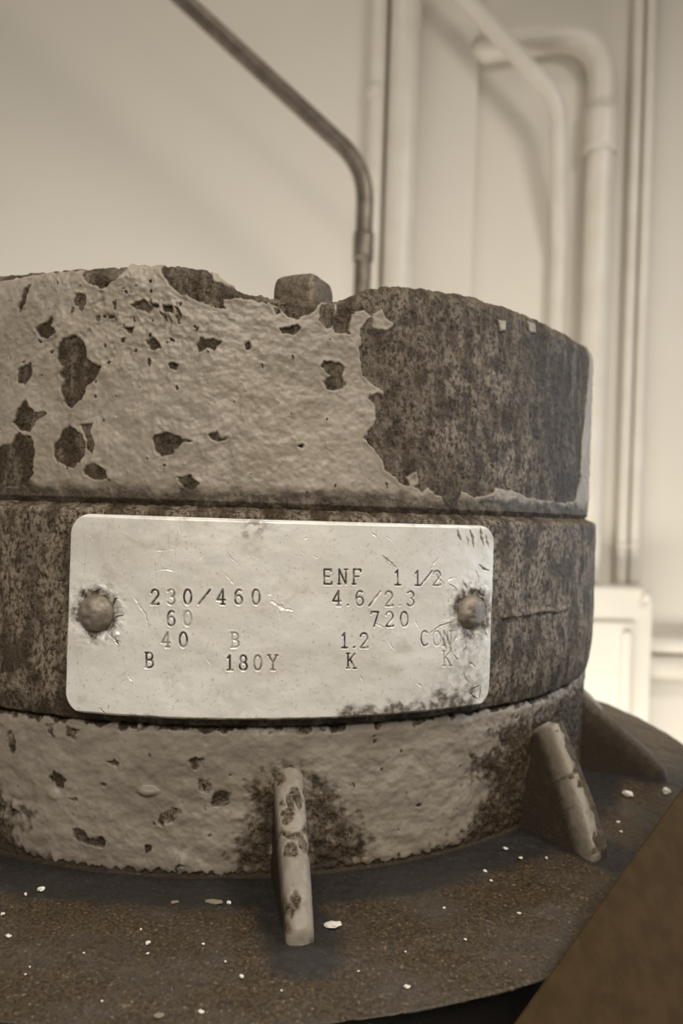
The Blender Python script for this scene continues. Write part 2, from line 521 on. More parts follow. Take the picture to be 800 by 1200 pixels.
# pitted patch of paint with many tiny losses
pc = [surf(x, y) for x, y in ((180, 365), (60, 400), (200, 400))]
pit = np.exp(-(((u - pc[0][0] * RT) / .055) ** 2 + ((Vs - pc[0][1]) / .040) ** 2)) + .55 * np.exp(-(((u - pc[1][0] * RT) / .05) ** 2 + ((Vs - pc[1][1]) / .06) ** 2))
small = fbm(u / .011, Vs / .014, 31, 3)
sd = np.minimum(sd, (1.02 - fbm(u / .0075, Vs / .009, 31, 3) * 1.0 - pit * .42) * .010)
paint = smooth(-.0003, .0006, sd)
inspread = (PH > D(-40)) & (PH < D(80))
lowedge = smooth(HS + .016, HS + .006, Vs + .004 * fbm(u / .02, Vs / .02, 41, 3))
paint = paint * (1 - lowedge * .85)
TH = .0013
lip = np.exp(-((sd - .0016) / .0016) ** 2) * (sd > 0)
bumps = fbm(u / .018, Vs / .019, 51, 3) * .0010 + fbm(u / .006, Vs / .006, 55, 2) * .0004
wr = 1 - np.abs(fbm(u / .013, Vs / .010, 57, 2)) * 1.6
bumps = bumps + .0012 * pit * np.clip(wr, 0, 1) - .0022 * pit * smooth(.35, .9, small)
disp = paint * (TH + bumps + lip * .0004) + (1 - paint) * (fbm(u / .007, Vs / .007, 61, 4) * .0008)
fadeS = smooth(0, .01, prof[0][:, None] - (RT - .03))
disp = disp * fadeS
# remains of paint in the bare area
resi = np.zeros_like(u)
for (x, y, sx, sy, a) in ((560, 440, .07, .055, .9), (530, 500, .05, .05, .8), (470, 400, .05, .05, .55), (490, 360, .08, .02, .8), (600, 540, .06, .04, .9), (555, 420, .03, .07, .9), (450, 480, .03, .06, .45)):
    q = surf(x, y); resi = np.maximum(resi, a * np.exp(-(((u - q[0] * RT) / sx) ** 2 + ((Vs - q[1]) / sy) ** 2)))
resi = resi * smooth(-.45, .35, fbm(u / .014, Vs / .026, 71, 5))
q = surf(640, 480)
resi = np.maximum(resi, .45 * smooth(-.2, .5, fbm(u / .02, Vs / .05, 77, 4)))
grime_shade = lowedge * .7 * smooth(-.3, .4, fbm(u / .02, Vs / .008, 81, 4)) + .30 * pit * smooth(.1, .7, small)
grime_shade = np.clip(grime_shade + .5 * smooth(.7, .97, (PH - D(-34)) / D(110)) * (1 - paint) * .3, 0, 1)
lathe('upper_cap', prof, phis, disp, {'paint': paint, 'residue': resi, 'grime_shade': grime_shade}, M['cap'], motor, shift)
tag(bpy.data.objects['upper_cap'], 'upper cap with flaking grey paint and bare rusty iron')

# ---- band
phis = phi_columns(-34, 76, .0019)
prof = dense_profile([(RT - .008, HS - .002), (RT - .0035, HS - .0025), (RT + .002, HS - .0045)] + [(RB - .005 + .005 * math.sin(a), HS - .011 + .005 * math.cos(a)) for a in np.linspace(0, math.pi / 2, 5)] +
                     [(RB, HB + .05)] + [(RB - .0050 * t * t, HB + .05 - .048 * t) for t in np.linspace(.1, 1, 10)] + [(RB - .0085, HB), (RB - .015, HB - .001)], .0010)
U, V = np.meshgrid(phis, prof[1]); PH = np.where(U > np.pi, U - 2 * np.pi, U); u = PH * RB
disp = fbm(u / .020, V / .03, 101, 4) * .0008 + fbm(u / .005, V / .005, 105, 3) * .00045
for line in ([(588, 722), (602, 721), (618, 719), (634, 714), (648, 716), (664, 712)], ):
    q = to_surf(line, RB)
    d = np.full(u.shape, 1.)
    for a, b in zip(q[:-1], q[1:]): d = np.minimum(d, seg_dist(u, V + .0012 * fbm(u / .01, V / .01, 5, 2), a, b))
    disp += .0026 * np.exp(-(d / .0022) ** 2)
    ux = surf(700 - 5, 716, RB)[0] * RB
resb = smooth(-.55, .40, fbm(u / .018, V / .034, 111, 5)) * .85
# paint-splashed stretch near the left, and along the top ledge
q = surf(35, 660, RB)
resb = np.clip(resb + .35 * np.exp(-(((u - q[0] * RB) / .09) ** 2 + ((V - q[1]) / .06) ** 2)), 0, 1)
q = surf(620, 690, RB)
resb = np.clip(resb + .30 * np.exp(-(((u - q[0] * RB) / .10) ** 2 + ((V - q[1]) / .06) ** 2)), 0, .9)
gb = .40 * smooth(.0, .7, fbm(u / .03, V / .03, 121, 4)) + .6 * smooth(HB + .03, HB + .002, V + .008 * fbm(u / .02, V / .02, 123, 3))
pb = np.zeros_like(u)
lathe('middle_band', prof, phis, disp, {'paint': pb, 'residue': resb, 'grime_shade': np.clip(gb, 0, 1)}, M['band'], motor)
tag(bpy.data.objects['middle_band'], 'rust brown band behind the nameplate')

# ---- hub with its fillet
RH = .430
phis = phi_columns(-34, 76, .0019)
fr = .002
prof = dense_profile([(RH - .008, HB + .003), (RH - .0035, HB - .0015), (RH - .0002, HB - .003), (RH + .0008, HB - .008), (RH, HF + fr + .01)] +
                     [(RH + fr - fr * math.cos(a), HF + fr - fr * math.sin(a)) for a in np.linspace(0, math.pi / 2, 14)] + [(RH + fr, HF - .004)], .0010)
U, V = np.meshgrid(phis, prof[1]); PH = np.where(U > np.pi, U - 2 * np.pi, U); u = PH * RH
RR = np.broadcast_to(prof[0][:, None], U.shape)
hc = [
[[(115,180),(130,165),(160,185),(155,205),(135,200)], [(250,145),(270,135),(287,150),(275,158)],
 [(440,145),(460,132),(483,138),(475,155),(450,160)], [(372,270),(400,250),(427,265),(420,285),(395,290),(375,282)],
 [(170,305),(185,300),(215,318),(247,330),(240,345),(210,335),(180,320)], [(460,190),(490,190),(495,212),(470,208)],
 [(490,232),(515,212),(542,215),(530,240),(500,250)], [(20,80),(35,75),(45,110),(30,125)], [(110,55),(130,60),(130,85),(115,80)],
 [(155,60),(185,70),(180,85),(160,80)], [(165,232),(178,235),(172,243)], [(355,285),(364,288),(358,293)]], [[(-40,225),(-5,215),(20,240),(60,262),(70,278),(30,275),(25,330),(70,370),(120,395),(150,420),(100,425),(40,430),(-40,430)],
 [(640,175),(655,165),(680,168),(716,172),(720,200),(650,190)],
 [(560,330),(590,290),(590,210),(620,180),(650,190),(660,420),(600,440),(560,400)],
 [(715,200),(740,190),(780,230),(800,280),(830,300),(850,340),(840,395),(800,410),(720,420)]]]
hc, hrust = hc
HP = [to_surf(crop_px(p, 0, 820, 2), RH) for p in hc]
HR = [to_surf(crop_px(p, 0, 820, 2), RH) for p in hrust]
big = [(572,858),(590,862),(585,880),(556,890),(548,905),(572,915),(578,932),(562,945),(556,962),(548,975),(535,990),(500,1003),(490,1030),(560,1030),(640,1020),(700,1000),(700,840),(650,830),(640,845)]
HR.append(to_surf([(min(x, 676), y) for x, y in big], RH))
HR.append([(D(38) * RH, HF - .02), (D(90) * RH, HF - .02), (D(90) * RH, HB - .010), (D(60) * RH, HB - .012), (D(38) * RH, HB - .022)])
wx = .003 * fbm(u / .012, V / .012, 131, 4); wy = .003 * fbm(u / .012, V / .012, 141, 4)
sd = chips_sdf(u + wx, V + wy, HP)
edge = (V - (HF + .0030 + .0040 * fbm(u / .008, V * 0, 151, 3))) 
sd = np.minimum(sd, edge)
sd = np.minimum(sd, (HB - .006 - .005 * fbm(u / .012, V / .012, 155, 3) - V) * .7 + .002)
sd = np.minimum(sd, (.95 - fbm(u / .012, V / .012, 157, 3)) * .012)
rust = chips_sdf(u + wx * 1.3, V + wy * 1.3, HR)
paint = smooth(-.0005, .001, sd) * smooth(-.009, .011, rust + .010 * fbm(u / .008, V / .008, 159, 4))
bumps = fbm(u / .020, V / .016, 161, 4) * .0013
for (x, y, sx, sy, a) in ((174, 926, .008, .0035, .004), (65, 930, .006, .004, .002), (215, 1010, .003, .006, .002), (20, 945, .006, .005, .003), (8, 952, .006, .005, .003)):
    q = surf(x, y, RH); bumps += a * np.exp(-(((u - q[0] * RH) / sx) ** 2 + ((V - q[1]) / sy) ** 2) ** 2)
disp = paint * (TH * 1.1 + bumps) + (1 - paint) * fbm(u / .007, V / .007, 165, 4) * .0012
disp *= smooth(HF - .001, HF + .003, V)
resh = (.75 - .5 * smooth(D(22), D(34), PH)) * smooth(-.4, .5, fbm(u / .02, V / .02, 171, 4)) * smooth(HF + .01, HF + .03, V)
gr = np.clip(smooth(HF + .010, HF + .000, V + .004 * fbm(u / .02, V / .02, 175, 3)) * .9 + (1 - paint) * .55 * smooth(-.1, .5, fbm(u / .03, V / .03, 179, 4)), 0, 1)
lathe('hub', prof, phis, disp, {'paint': paint, 'residue': resh, 'grime_shade': gr}, M['hub'], motor)
tag(bpy.data.objects['hub'], 'lower hub with chipped grey paint')

# ---- flange
phis = phi_columns(-34, 100, .0030)
prof = dense_profile([(.40, HF - .001), (.53, HF - .001), (.585, HF - .0087)] + [(.587 - .0015 + .0015 * math.sin(a), HF - .0103 + .0015 * math.cos(a)) for a in np.linspace(.15, math.pi / 2, 6)] +
                     [(.582, HF - .013), (.56, HF - .020), (.40, HF - .034)], .0018)
U, V = np.meshgrid(phis, prof[1]); PH = np.where(U > np.pi, U - 2 * np.pi, U)
RR = np.broadcast_to(prof[0][:, None], U.shape)
gx, gy = RR * np.sin(U), -RR * np.cos(U)
disp = fbm(gx / .05, gy / .05, 201, 4) * .0012 + fbm(gx / .008, gy / .008, 205, 3) * .0005
RIBS = [D(a) for a in (10.6 + 30 * k for k in range(12))]
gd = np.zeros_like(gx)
gd = np.maximum(gd, smooth(.486, .468, RR + .006 * fbm(gx / .03, gy / .03, 211, 3)))      # oily dirt plus painted-in shade around hub and rib feet
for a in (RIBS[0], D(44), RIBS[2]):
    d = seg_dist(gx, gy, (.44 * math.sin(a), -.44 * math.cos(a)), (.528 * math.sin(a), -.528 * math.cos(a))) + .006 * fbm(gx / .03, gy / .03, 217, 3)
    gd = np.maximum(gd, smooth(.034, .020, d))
lathe('flange', prof, phis, disp, {'grime_shade': gd}, M['flange'], motor)
tag(bpy.data.objects['flange'], 'brown round flange')

# ---- lower housing below the flange
phis = np.linspace(0, 2 * np.pi, 97)[:-1]
prof = dense_profile([(.36, HF - .02), (.52, HF - .027), (.535, HF - .035), (.535, -.60), (.54, -.62), (.55, -.64), (.55, -.795), (.54, -.80), (.0, -.80)], .03)
U, V = np.meshgrid(phis, prof[1])
lathe('lower_housing', prof, phis, U * 0 + .003 * np.cos(U * 24) * (np.abs(V + .5) < .1), {'grime_shade': U * 0 + 1}, M['flange'], motor)

# ---- ribs
def rib(ang, seed, ang2=None, rt=.421, ht=-.199, rf=.533, hf=-.282, w0=.0122, w1=.0094):
    n, m = 110, 64
    t = np.linspace(0, 1, n)[:, None]
    an = ang + ((ang if ang2 is None else ang2) - ang) * t
    k = np.linspace(-1, 1, m)[None, :]
    # centre line on the sloping crest
    r = rt + (rf - rt) * t; h = ht - (ht - hf) * t - .012 * t ** 6
    crest_n = np.array([ht - hf, rf - rt]); crest_n = crest_n / np.linalg.norm(crest_n)
    w = w0 - (w0 - w1) * t
    # cross-section: flanks then a softly rounded crest
    a = np.clip(np.abs(k) / .62, 0, 1)
    lat = np.where(np.abs(k) < .62, w * np.sin(a * math.pi / 2) ** .85, w * (1 + .25 * (np.abs(k) - .62))) * np.sign(k)
    nrm = np.where(np.abs(k) < .62, .0095 * np.cos(a * math.pi / 2) ** .75 - .0095, -.0095 - (np.abs(k) - .62) / .38 * .085)
    nrm = nrm + 0 * t
    endf = .012 * smooth(.90, 1., t) + .008 * smooth(.05, 0, t)
    nrm = nrm - endf
    s_ = t * .14; uu = lat
    nz = fbm(uu / .012 + seed * 7, s_ / .012 + 0 * k, seed, 4)
    loss = fbm(uu / .016 + seed * 3, s_ / .020 + 0 * k, seed + 40, 3)
    sd = .50 - loss * .9 + 0 * k
    for (a0, l0, sa, sl) in (((.36, -.4, .05, .5), (.26, .35, .05, .4), (.45, .9, .03, .25), (.56, -.45, .05, .45), (.30, -.1, .05, .3)) if seed == 1 else ()):
        sd = np.minimum(sd, np.sqrt(((t - a0) / sa) ** 2 + ((lat / w - l0) / sl) ** 2) - 1 + .5 * nz)
    paint = smooth(-.05, .15, sd) * smooth(1.0, .985, np.abs(k) / .66 + 0 * t)
    if seed == 2:   # mostly worn down to metal on the crest
        paint = paint * smooth(-.15, -.45, lat / w + .35 * nz)
    if seed == 3: paint = paint * .12
    dsp = nz * .0007 + paint * .0012
    nn = nrm + dsp
    rr = r + crest_n[0] * nn; hh = h + crest_n[1] * nn
    hh = np.maximum(hh, HF - .012); rr = np.maximum(rr, .40)
    x = rr * np.sin(an) + lat * np.cos(an); y = -rr * np.cos(an) + lat * np.sin(an)
    P = np.stack([x * S, y * S, hh * S + ZC], -1)
    gr = np.clip((smooth(.6, .7, np.abs(k)) * 1.0 + 0 * t) + .3 * smooth(.0, .6, nz) * (1 - paint), 0, 1)
    return link('rib', grid_mesh('rib', P, {'paint': paint, 'residue': (.18 if seed == 2 else .0 if seed == 3 else .5) * (np.abs(k) < .66) + 0 * paint, 'grime_shade': gr}), M['hub'], motor)
for i, a in enumerate(RIBS[:-1]):
    if i == 1: rib(D(47), 2, D(42.5), .447, -.190, .520, -.285, .0120, .0135)
    else: rib(a, 1 + i)
tag([o for o in motor.children if o.name.startswith('rib')][0], 'grey painted rib with chips')

# ---- square-headed bolt in the rim notch
def square_bolt():
    n = 40
    half = .0212
    q = surf(356, 336, .36)
    a, b = unroll(356, 336)
    t = 1 - .36 * math.cos(D(11))
    cx, cy = (a / F * t - X0), t - 1
    top = -unroll(350, 327)[1] / F * t
    bot = HT - .04
    rows = []
    prof = [(0, 0), (.3, 0), (.55, -.0004), (.74, -.001), (.84, -.0022), (.91, -.0042), (.965, -.0075), (1, -.013), (1, -.03), (1.0, bot - top)]
    rot = D(-24.6)
    sh = []
    K = 96
    for s, dz in prof:
        row = []
        for k in range(K):
            th = 2 * math.pi * k / K
            c, s_ = math.cos(th), math.sin(th)
            e = 7
            rad = half * s / ((abs(c) ** e + abs(s_) ** e) ** (1 / e))
            x, y = rad * c, rad * s_
            row.append(((cx + x * math.cos(rot) - y * math.sin(rot)) * S, (cy + x * math.sin(rot) + y * math.cos(rot)) * S, (top + dz) * S + ZC))
        rows.append(row)
    P = np.array(rows)[:, ::-1]
    nz = fbm(P[..., 0] / .002, P[..., 2] / .002 + P[..., 1] / .003, 301, 3)
    P[..., 2] += nz * .00012
    return link('bolt', grid_mesh('bolt', P, wrap=True), M['bolt'], motor)
tag(square_bolt(), 'rusty square bolt head')

# ---- nameplate
RP = RB + .0055
def pl(x, y): q = surf(x, y, RP); return (q[0] * RP, q[1])
L, Rr = (pl(79, 700)[0] + pl(76, 800)[0]) / 2, pl(576.5, 720)[0]
Tt = (pl(110, 604)[1] + pl(330, 609)[1] + pl(540, 614.5)[1]) / 3
Bb = (pl(110, 836.5)[1] + pl(330, 842)[1] + pl(540, 832.5)[1]) / 3
cu, cv, hw, hh_ = (L + Rr) / 2, (Tt + Bb) / 2, (Rr - L) / 2, (Tt - Bb) / 2
nx, ny = 960, 430
t = np.linspace(-1, 1, ny)[:, None]; s = np.linspace(-1, 1, nx)[None, :]
cr = .0165
yv = np.abs(t * hh_); inset = np.where(yv > hh_ - cr, cr - np.sqrt(np.maximum(cr * cr - (yv - hh_ + cr) ** 2, 0)), 0)
pu = cu + s * (hw - inset); pv = cv + t * hh_ + 0 * s
dedge = np.minimum(hh_ - yv + 0 * s, (hw - inset) * (1 - np.abs(s)))
FONT = {}
def arcp(cx, cy, rx, ry, a0, a1, n=10): return [(cx + rx * math.cos(D(a0 + (a1 - a0) * i / n)), cy + ry * math.sin(D(a0 + (a1 - a0) * i / n))) for i in range(n + 1)]
FONT['0'] = [arcp(.5, .5, .42, .5, 0, 360, 20)]
FONT['O'] = FONT['0']
FONT['1'] = [[(.25, .82), (.5, 1), (.5, 0)], [(.2, 0), (.8, 0)]]
FONT['2'] = [arcp(.5, .72, .4, .28, 170, -30, 10) + [(.1, .0), (.92, 0), (.92, .08)]]
FONT['3'] = [[(.12, .9)] + arcp(.46, .75, .38, .25, 100, -80, 8) + arcp(.46, .26, .42, .26, 85, -150, 10)]
FONT['4'] = [[(.7, 0), (.7, 1), (.05, .3), (.95, .3)], [(.5, 0), (.9, 0)]]
FONT['6'] = [[(.8, .93)] + arcp(.6, .5, .52, .5, 95, 180, 8) + arcp(.5, .3, .4, .3, 170, -180, 16)]
FONT['7'] = [[(.1, .86), (.1, 1), (.92, 1), (.45, 0)]]
FONT['8'] = [arcp(.5, .75, .34, .25, 0, 360, 16), arcp(.5, .26, .42, .26, 0, 360, 16)]
FONT['/'] = [[(-.15, 0), (1.15, 1)]]
FONT['.'] = [[(.45, .02), (.55, .05)]]
FONT['B'] = [[(.15, 0), (.15, 1)] + arcp(.5, .76, .34, .24, 90, -90, 8) + arcp(.5, .26, .42, .26, 90, -90, 8) + [(.05, 0)], [(.05, 1), (.5, 1)], [(.15, .52), (.5, .52)]]
FONT['Y'] = [[(.05, 1), (.5, .48), (.95, 1)], [(.5, .48), (.5, 0)], [(.3, 0), (.7, 0)], [(-.05, 1), (.2, 1)], [(.8, 1), (1.05, 1)]]
FONT['K'] = [[(.15, 0), (.15, 1)], [(.9, 1), (.18, .45)], [(.4, .6), (.92, 0)], [(.0, 0), (.3, 0)], [(.75, 0), (1.05, 0)], [(0, 1), (.3, 1)]]
FONT['E'] = [[(.9, .85), (.9, 1), (.1, 1), (.1, 0), (.95, 0), (.95, .15)], [(.1, .52), (.65, .52)]]
FONT['N'] = [[(.1, 0), (.1, 1), (.88, 0), (.88, 1)], [(-.05, 0), (.25, 0)], [(.72, 1), (1.05, 1)]]
FONT['F'] = [[(.9, .85), (.9, 1), (.1, 1), (.1, 0)], [(.1, .52), (.65, .52)], [(-.05, 0), (.3, 0)]]
FONT['C'] = [arcp(.55, .5, .44, .5, 50, 310, 16)]
TEXT = [  # character, x, y, strength
 ('E',383.7,676,.8),('N',401,676,.75),('F',418,676,.8),('1',465.3,677,.85),('1',488.5,677.5,.75),('/',498.7,677.5,.8),('2',511,677.5,.6),
 ('2',181.8,699.5,.85),('3',201,699.5,.55),('0',220,699.5,1),('/',239.5,699.5,1),('4',259,699.5,.9),('6',279.5,699.5,.75),('0',299.8,699.5,.7),
 ('4',394.2,701,1),('.',407,701,.6),('6',420.7,701,.7),('/',438.3,701.5,.9),('2',454.8,701.5,.6),('.',467.5,701.5,.35),('3',480.4,701.5,.65),
 ('6',200.7,724.5,.75),('0',220,724.5,.35),('7',438.3,725.5,.85),('2',455.5,725.5,.95),('0',472.8,725.5,.9),
 ('4',194.6,749.5,.5),('0',215,749.5,.95),('B',275.5,750,.45),('1',403.3,750.5,.85),('.',414.5,750.5,.85),('2',426,750.5,.85),('C',496.6,748,.7),('O',511,748,.3),('N',523,748,.35),
 ('B',175.3,773.5,.9),('1',269.3,776.5,.8),('8',285,776.5,.85),('0',301.8,776.5,.6),('Y',319.4,776.5,.6),('K',411,774.5,.8),('K',522.5,771.5,.4)]
ink = np.zeros((ny, nx)); disp = fbm(pu / .05, pv / .05, 401, 3) * .0006 + fbm(pu / .012, pv / .012, 405, 3) * .00012
bright = np.zeros((ny, nx)); grime_shade = np.zeros((ny, nx))
def near(a, b, pad):
    lo0, hi0 = min(a[0], b[0]) - pad, max(a[0], b[0]) + pad
    lo1, hi1 = min(a[1], b[1]) - pad, max(a[1], b[1]) + pad
    j = np.where((pv[:, 0] > lo1) & (pv[:, 0] < hi1))[0]
    i = np.where((pu[ny // 2] > lo0) & (pu[ny // 2] < hi0))[0]
    if len(i) == 0 or len(j) == 0: return None
    return slice(j[0], j[-1] + 1), slice(i[0], i[-1] + 1)
crng = random.Random(5)
def cut(a, b, wd, depth, ik=0., br=0., rim_=.25):
    """a tapering, slightly bent scratch"""
    sl = near(a, b, wd * 5)
    if sl is None: return
    a, b = np.array(a), np.array(b)
    ln = np.linalg.norm(b - a); nn = np.array([-(b - a)[1], (b - a)[0]]) * crng.uniform(-.12, .12)
    mid = (a + b) / 2 + nn
    d = np.minimum(seg_dist(pu[sl], pv[sl], a, mid), seg_dist(pu[sl], pv[sl], mid, b))
    t_ = np.clip(((pu[sl] - a[0]) * (b - a)[0] + (pv[sl] - a[1]) * (b - a)[1]) / (ln * ln + 1e-12), 0.02, .98)
    tp = np.clip(4 * t_ * (1 - t_), .05, 1) ** .6 * (.75 + .5 * perlin(pu[sl] / .003, pv[sl] / .003, 77))
    w_ = np.maximum(wd * tp, .0002)
    disp[sl] += -depth * tp * np.exp(-(d / w_) ** 2) + rim_ * depth * tp * np.exp(-((d - w_ * 1.9) / (w_ * .7)) ** 2)
    if ik: ink[sl] = np.maximum(ink[sl], np.minimum(ik * 1.25, 1) * smooth(w_ * 1.4, w_ * .5, d))
    if br: bright[sl] = np.maximum(bright[sl], br * smooth(w_ * 1.5, w_ * .5, d))
CH, CW = 17.0, 10.2
STK = .00075
strokes = []
for ch, x, y, k in TEXT:
    for line in FONT[ch]:
        px = [(x - CW / 2 + a * CW, y + CH / 2 - b * CH + (a - .5) * CW * .02) for a, b in line]
        uv = [pl(*p) for p in px]
        for a, b in zip(uv[:-1], uv[1:]): strokes.append((a, b, k))
dist_ink = np.full((ny, nx), 1.)
kk = np.zeros((ny, nx))
for a, b, k in strokes:
    sl = near(a, b, .005)
    d = seg_dist(pu[sl], pv[sl], a, b)
    m = d < dist_ink[sl]
    dist_ink[sl] = np.minimum(dist_ink[sl], d); kk[sl] = np.where(m, k, kk[sl])
wear = np.clip(.75 + .6 * fbm(pu / .006, pv / .006, 411, 2), .3, 1)
disp -= .0011 * np.exp(-(dist_ink / .0006) ** 2) * (.4 + .6 * kk)
disp += .00012 * np.exp(-((dist_ink - .0016) / .0006) ** 2)
ink = np.maximum(ink, np.clip(kk * 1.3, 0, 1) * np.clip(wear * 1.25, 0, 1) * smooth(.00100, .00048, dist_ink))
# triangle inspection mark
tri = [pl(548.5, 810), pl(562, 802.5), pl(560, 819.5)]
for i in range(3): cut(tri[i], tri[(i + 1) % 3], .0008, .001, .75)
# scratches and gouges
def P2(*pts): return [pl(*p) for p in pts]
for a, b, wd, dp, ik, br in (
  ((317,704),(324,709),.0012,.0010,0,1),((324,709),(333,714),.0018,.0014,0,1),((333,714),(343,715.5),.0012,.0010,0,1),((312,694),(318,697),.0007,.0006,0,.9),
  ((327,716),(328,728),.0006,.0005,0,.8),((160,705),(175,736),.0008,.0007,.35,.2),((155,697),(163,708),.0008,.0007,0,.8),((180,705),(180,718),.0006,.0005,.2,0),
  ((285,722),(289,757),.0006,.0004,0,.7),((238,766),(248,780),.0006,.0004,0,.7),((265,646),(281,662),.0005,.0004,.3,.4),((262,671),(276,687),.0006,.0004,0,.6),
  ((446,650),(466,667),.0010,.0010,.45,.3),((448,652),(462,665),.0006,.0007,.3,0),((513,653),(503,668),.0008,.0008,.5,0),((508,668),(520,685),.0009,.0009,.4,.3),
  ((520,684),(534,676),.0008,.0008,.2,.7),((524,684),(536,692),.0008,.0008,.45,0),((485,723),(492,738),.0008,.0007,0,.7),((500,744),(530,728),.0009,.0009,.6,0),
  ((455,752),(463,762),.0007,.0006,.1,.5),((438,730),(452,737),.0008,.0007,.2,.4),((560,661),(572,669),.0014,.0012,.7,0),((535,620),(540,634),.0016,.0012,.55,.2),
  ((549,620),(554,643),.0016,.0013,.6,.2),((562,618),(566,640),.0018,.0013,.6,.2),((568,626),(572,642),.0014,.0010,.5,0),((545,628),(548,640),.0009,.0010,.4,0),
  ((431,622),(445,636),.0008,.0006,0,.6),((452,628),(460,634),.0007,.0006,0,.5),((556,668),(560,684),.0010,.0010,.3,.3),((541,680),(547,690),.0010,.0010,.5,.3),
  ((515,742),(522,762),.0012,.0010,.5,0),((523,740),(528,764),.0012,.0011,.5,.1),((534,742),(530,752),.0010,.0010,.5,0),((520,775),(524,765),.0009,.0009,.4,0),
  ((545,756),(541,764),.0012,.0010,.4,0),((548,776),(556,782),.0012,.0010,.5,.2),((530,766),(536,774),.0010,.0010,.4,.2),((565,735),(571,748),.0012,.0010,.4,.2),
  ((542,786),(548,800),.0010,.0009,.35,.2),((556,690),(570,700),.0009,.0009,.5,0),((118,828),(124,836),.0010,.001,.6,0),((128,826),(127,836),.0009,.001,.5,.3),
  ((105,780),(100,790),.0006,.0005,0,.5),((150,790),(156,798),.0007,.0005,0,.5),((158,800),(159,788),.0006,.0005,0,.4),((210,610),(212,626),.0006,.0004,0,.5),
  ((180,645),(208,643),.0005,.0004,0,.6),((184,668),(208,670),.0005,.0004,0,.6),((212,665),(212,676),.0005,.0004,0,.6),((183,640),(183,690),.0004,.0003,0,.5),
  ((235,655),(242,648),.0006,.0004,0,.4),((97,612),(97,690),.0004,.0003,.2,0),((97,690),(95,800),.0004,.0003,.2,0),((356,632),(360,630),.0008,.0006,.2,.6),
  ((366,650),(372,654),.0007,.0005,0,.5),((420,790),(425,799),.0008,.0006,.1,.5),((487,800),(494,806),.0008,.0006,.1,.6),((350,640),(357,650),.0005,.0004,0,.4)):
    cut(pl(*a), pl(*b), wd * .9, dp, ik, br)
rng = random.Random(9)
for _ in range(130):      # fine handling scratches
    x, y = rng.uniform(90, 565), rng.uniform(615, 830); an = rng.uniform(.3, 2.2); ln = rng.uniform(2, 9)
    cut(pl(x, y), pl(x + ln * math.cos(an), y + ln * math.sin(an)), rng.uniform(.0002, .0004), .00025, rng.choice((0, 0, 0, .25)), rng.choice((.5, .3, 0)))
# crushed and dirty metal around the rivets
RIV = [(112.5, 718.5, 20.5), (552, 717.5, 19.5)]
for i, (x, y, r) in enumerate(RIV):
    q = pl(x, y); d = np.hypot(pu - q[0], pv - q[1]); rr = .0142
    nz = fbm(pu / .010, pv / .010, 421 + i, 4); an = np.arctan2(pv - q[1], pu - q[0])
    ring = smooth(rr * (1.6 + .5 * i) + .006 * nz, rr * .95, d)
    grime_shade = np.maximum(grime_shade, np.clip(ring * (1.2 + .7 * nz), 0, 1))
    halo = smooth(rr * (2.3 + .5 * i), rr, d)
    disp += halo * nz * .0009 - .0010 * smooth(rr * 1.5, rr, d)
    grime_shade = np.maximum(grime_shade, .75 * halo * smooth(.05, .6, fbm(pu / .005, pv / .005, 431 + i, 3)))
    bright = np.maximum(bright, .35 * halo * (1 - ring) * smooth(.35, .8, fbm(pu / .006, pv / .004, 441 + i, 3)))
for a, b in (((133,703),(138,701)),((131,712),(137,700)),((132,725),(145,721)),((128,742),(142,752)),((135,745),(141,757)),((108,695),(119,690)),((100,690),(95,700))):
    cut(pl(*a), pl(*b), .0007, .0010, .8, 0)
for a, b in (((129,738),(141,744)),):
    cut(pl(*a), pl(*b), .0024, -.0012, 0, 1, 0)
# dirt along the lower edge, chiefly below the end marks, and at the top edge
nzl = fbm(pu / .012, pv / .010, 451, 4)
for x0, x1, hgt in ((150,192,5),(217,245,4),(262,318,4),(328,392,4),(395,500,18),(500,556,30)):
    a, b = pl(x0, 836)[0], pl(x1, 836)[0]
    edge = smooth(a - .003, a + .004, pu) * smooth(b + .003, b - .004, pu)
    hgu = hgt * .00066
    grime_shade = np.maximum(grime_shade, edge * smooth(hgu * 1.1, hgu * .4, (pv - Bb) - .55 * hgu * nzl) * (.95 if hgt > 8 else .8))
for x, y, sx, sy, a in ((300, 614, .012, .005, .8), (303, 618, .006, .007, .7), (288, 626, .003, .003, .8), (205, 795, .010, .009, .22), (262, 815, .012, .008, .22), (535, 800, .03, .03, .25), (545, 775, .02, .03, .5), (548, 800, .022, .014, .6), (520, 812, .03, .01, .5), (160, 620, .012, .006, .15)):
    q = pl(x, y); grime_shade = np.maximum(grime_shade, a * np.exp(-(((pu - q[0]) / sx) ** 2 + ((pv - q[1]) / sy) ** 2)) * smooth(-.5, .3, fbm(pu / .006, pv / .006, 461, 3)))
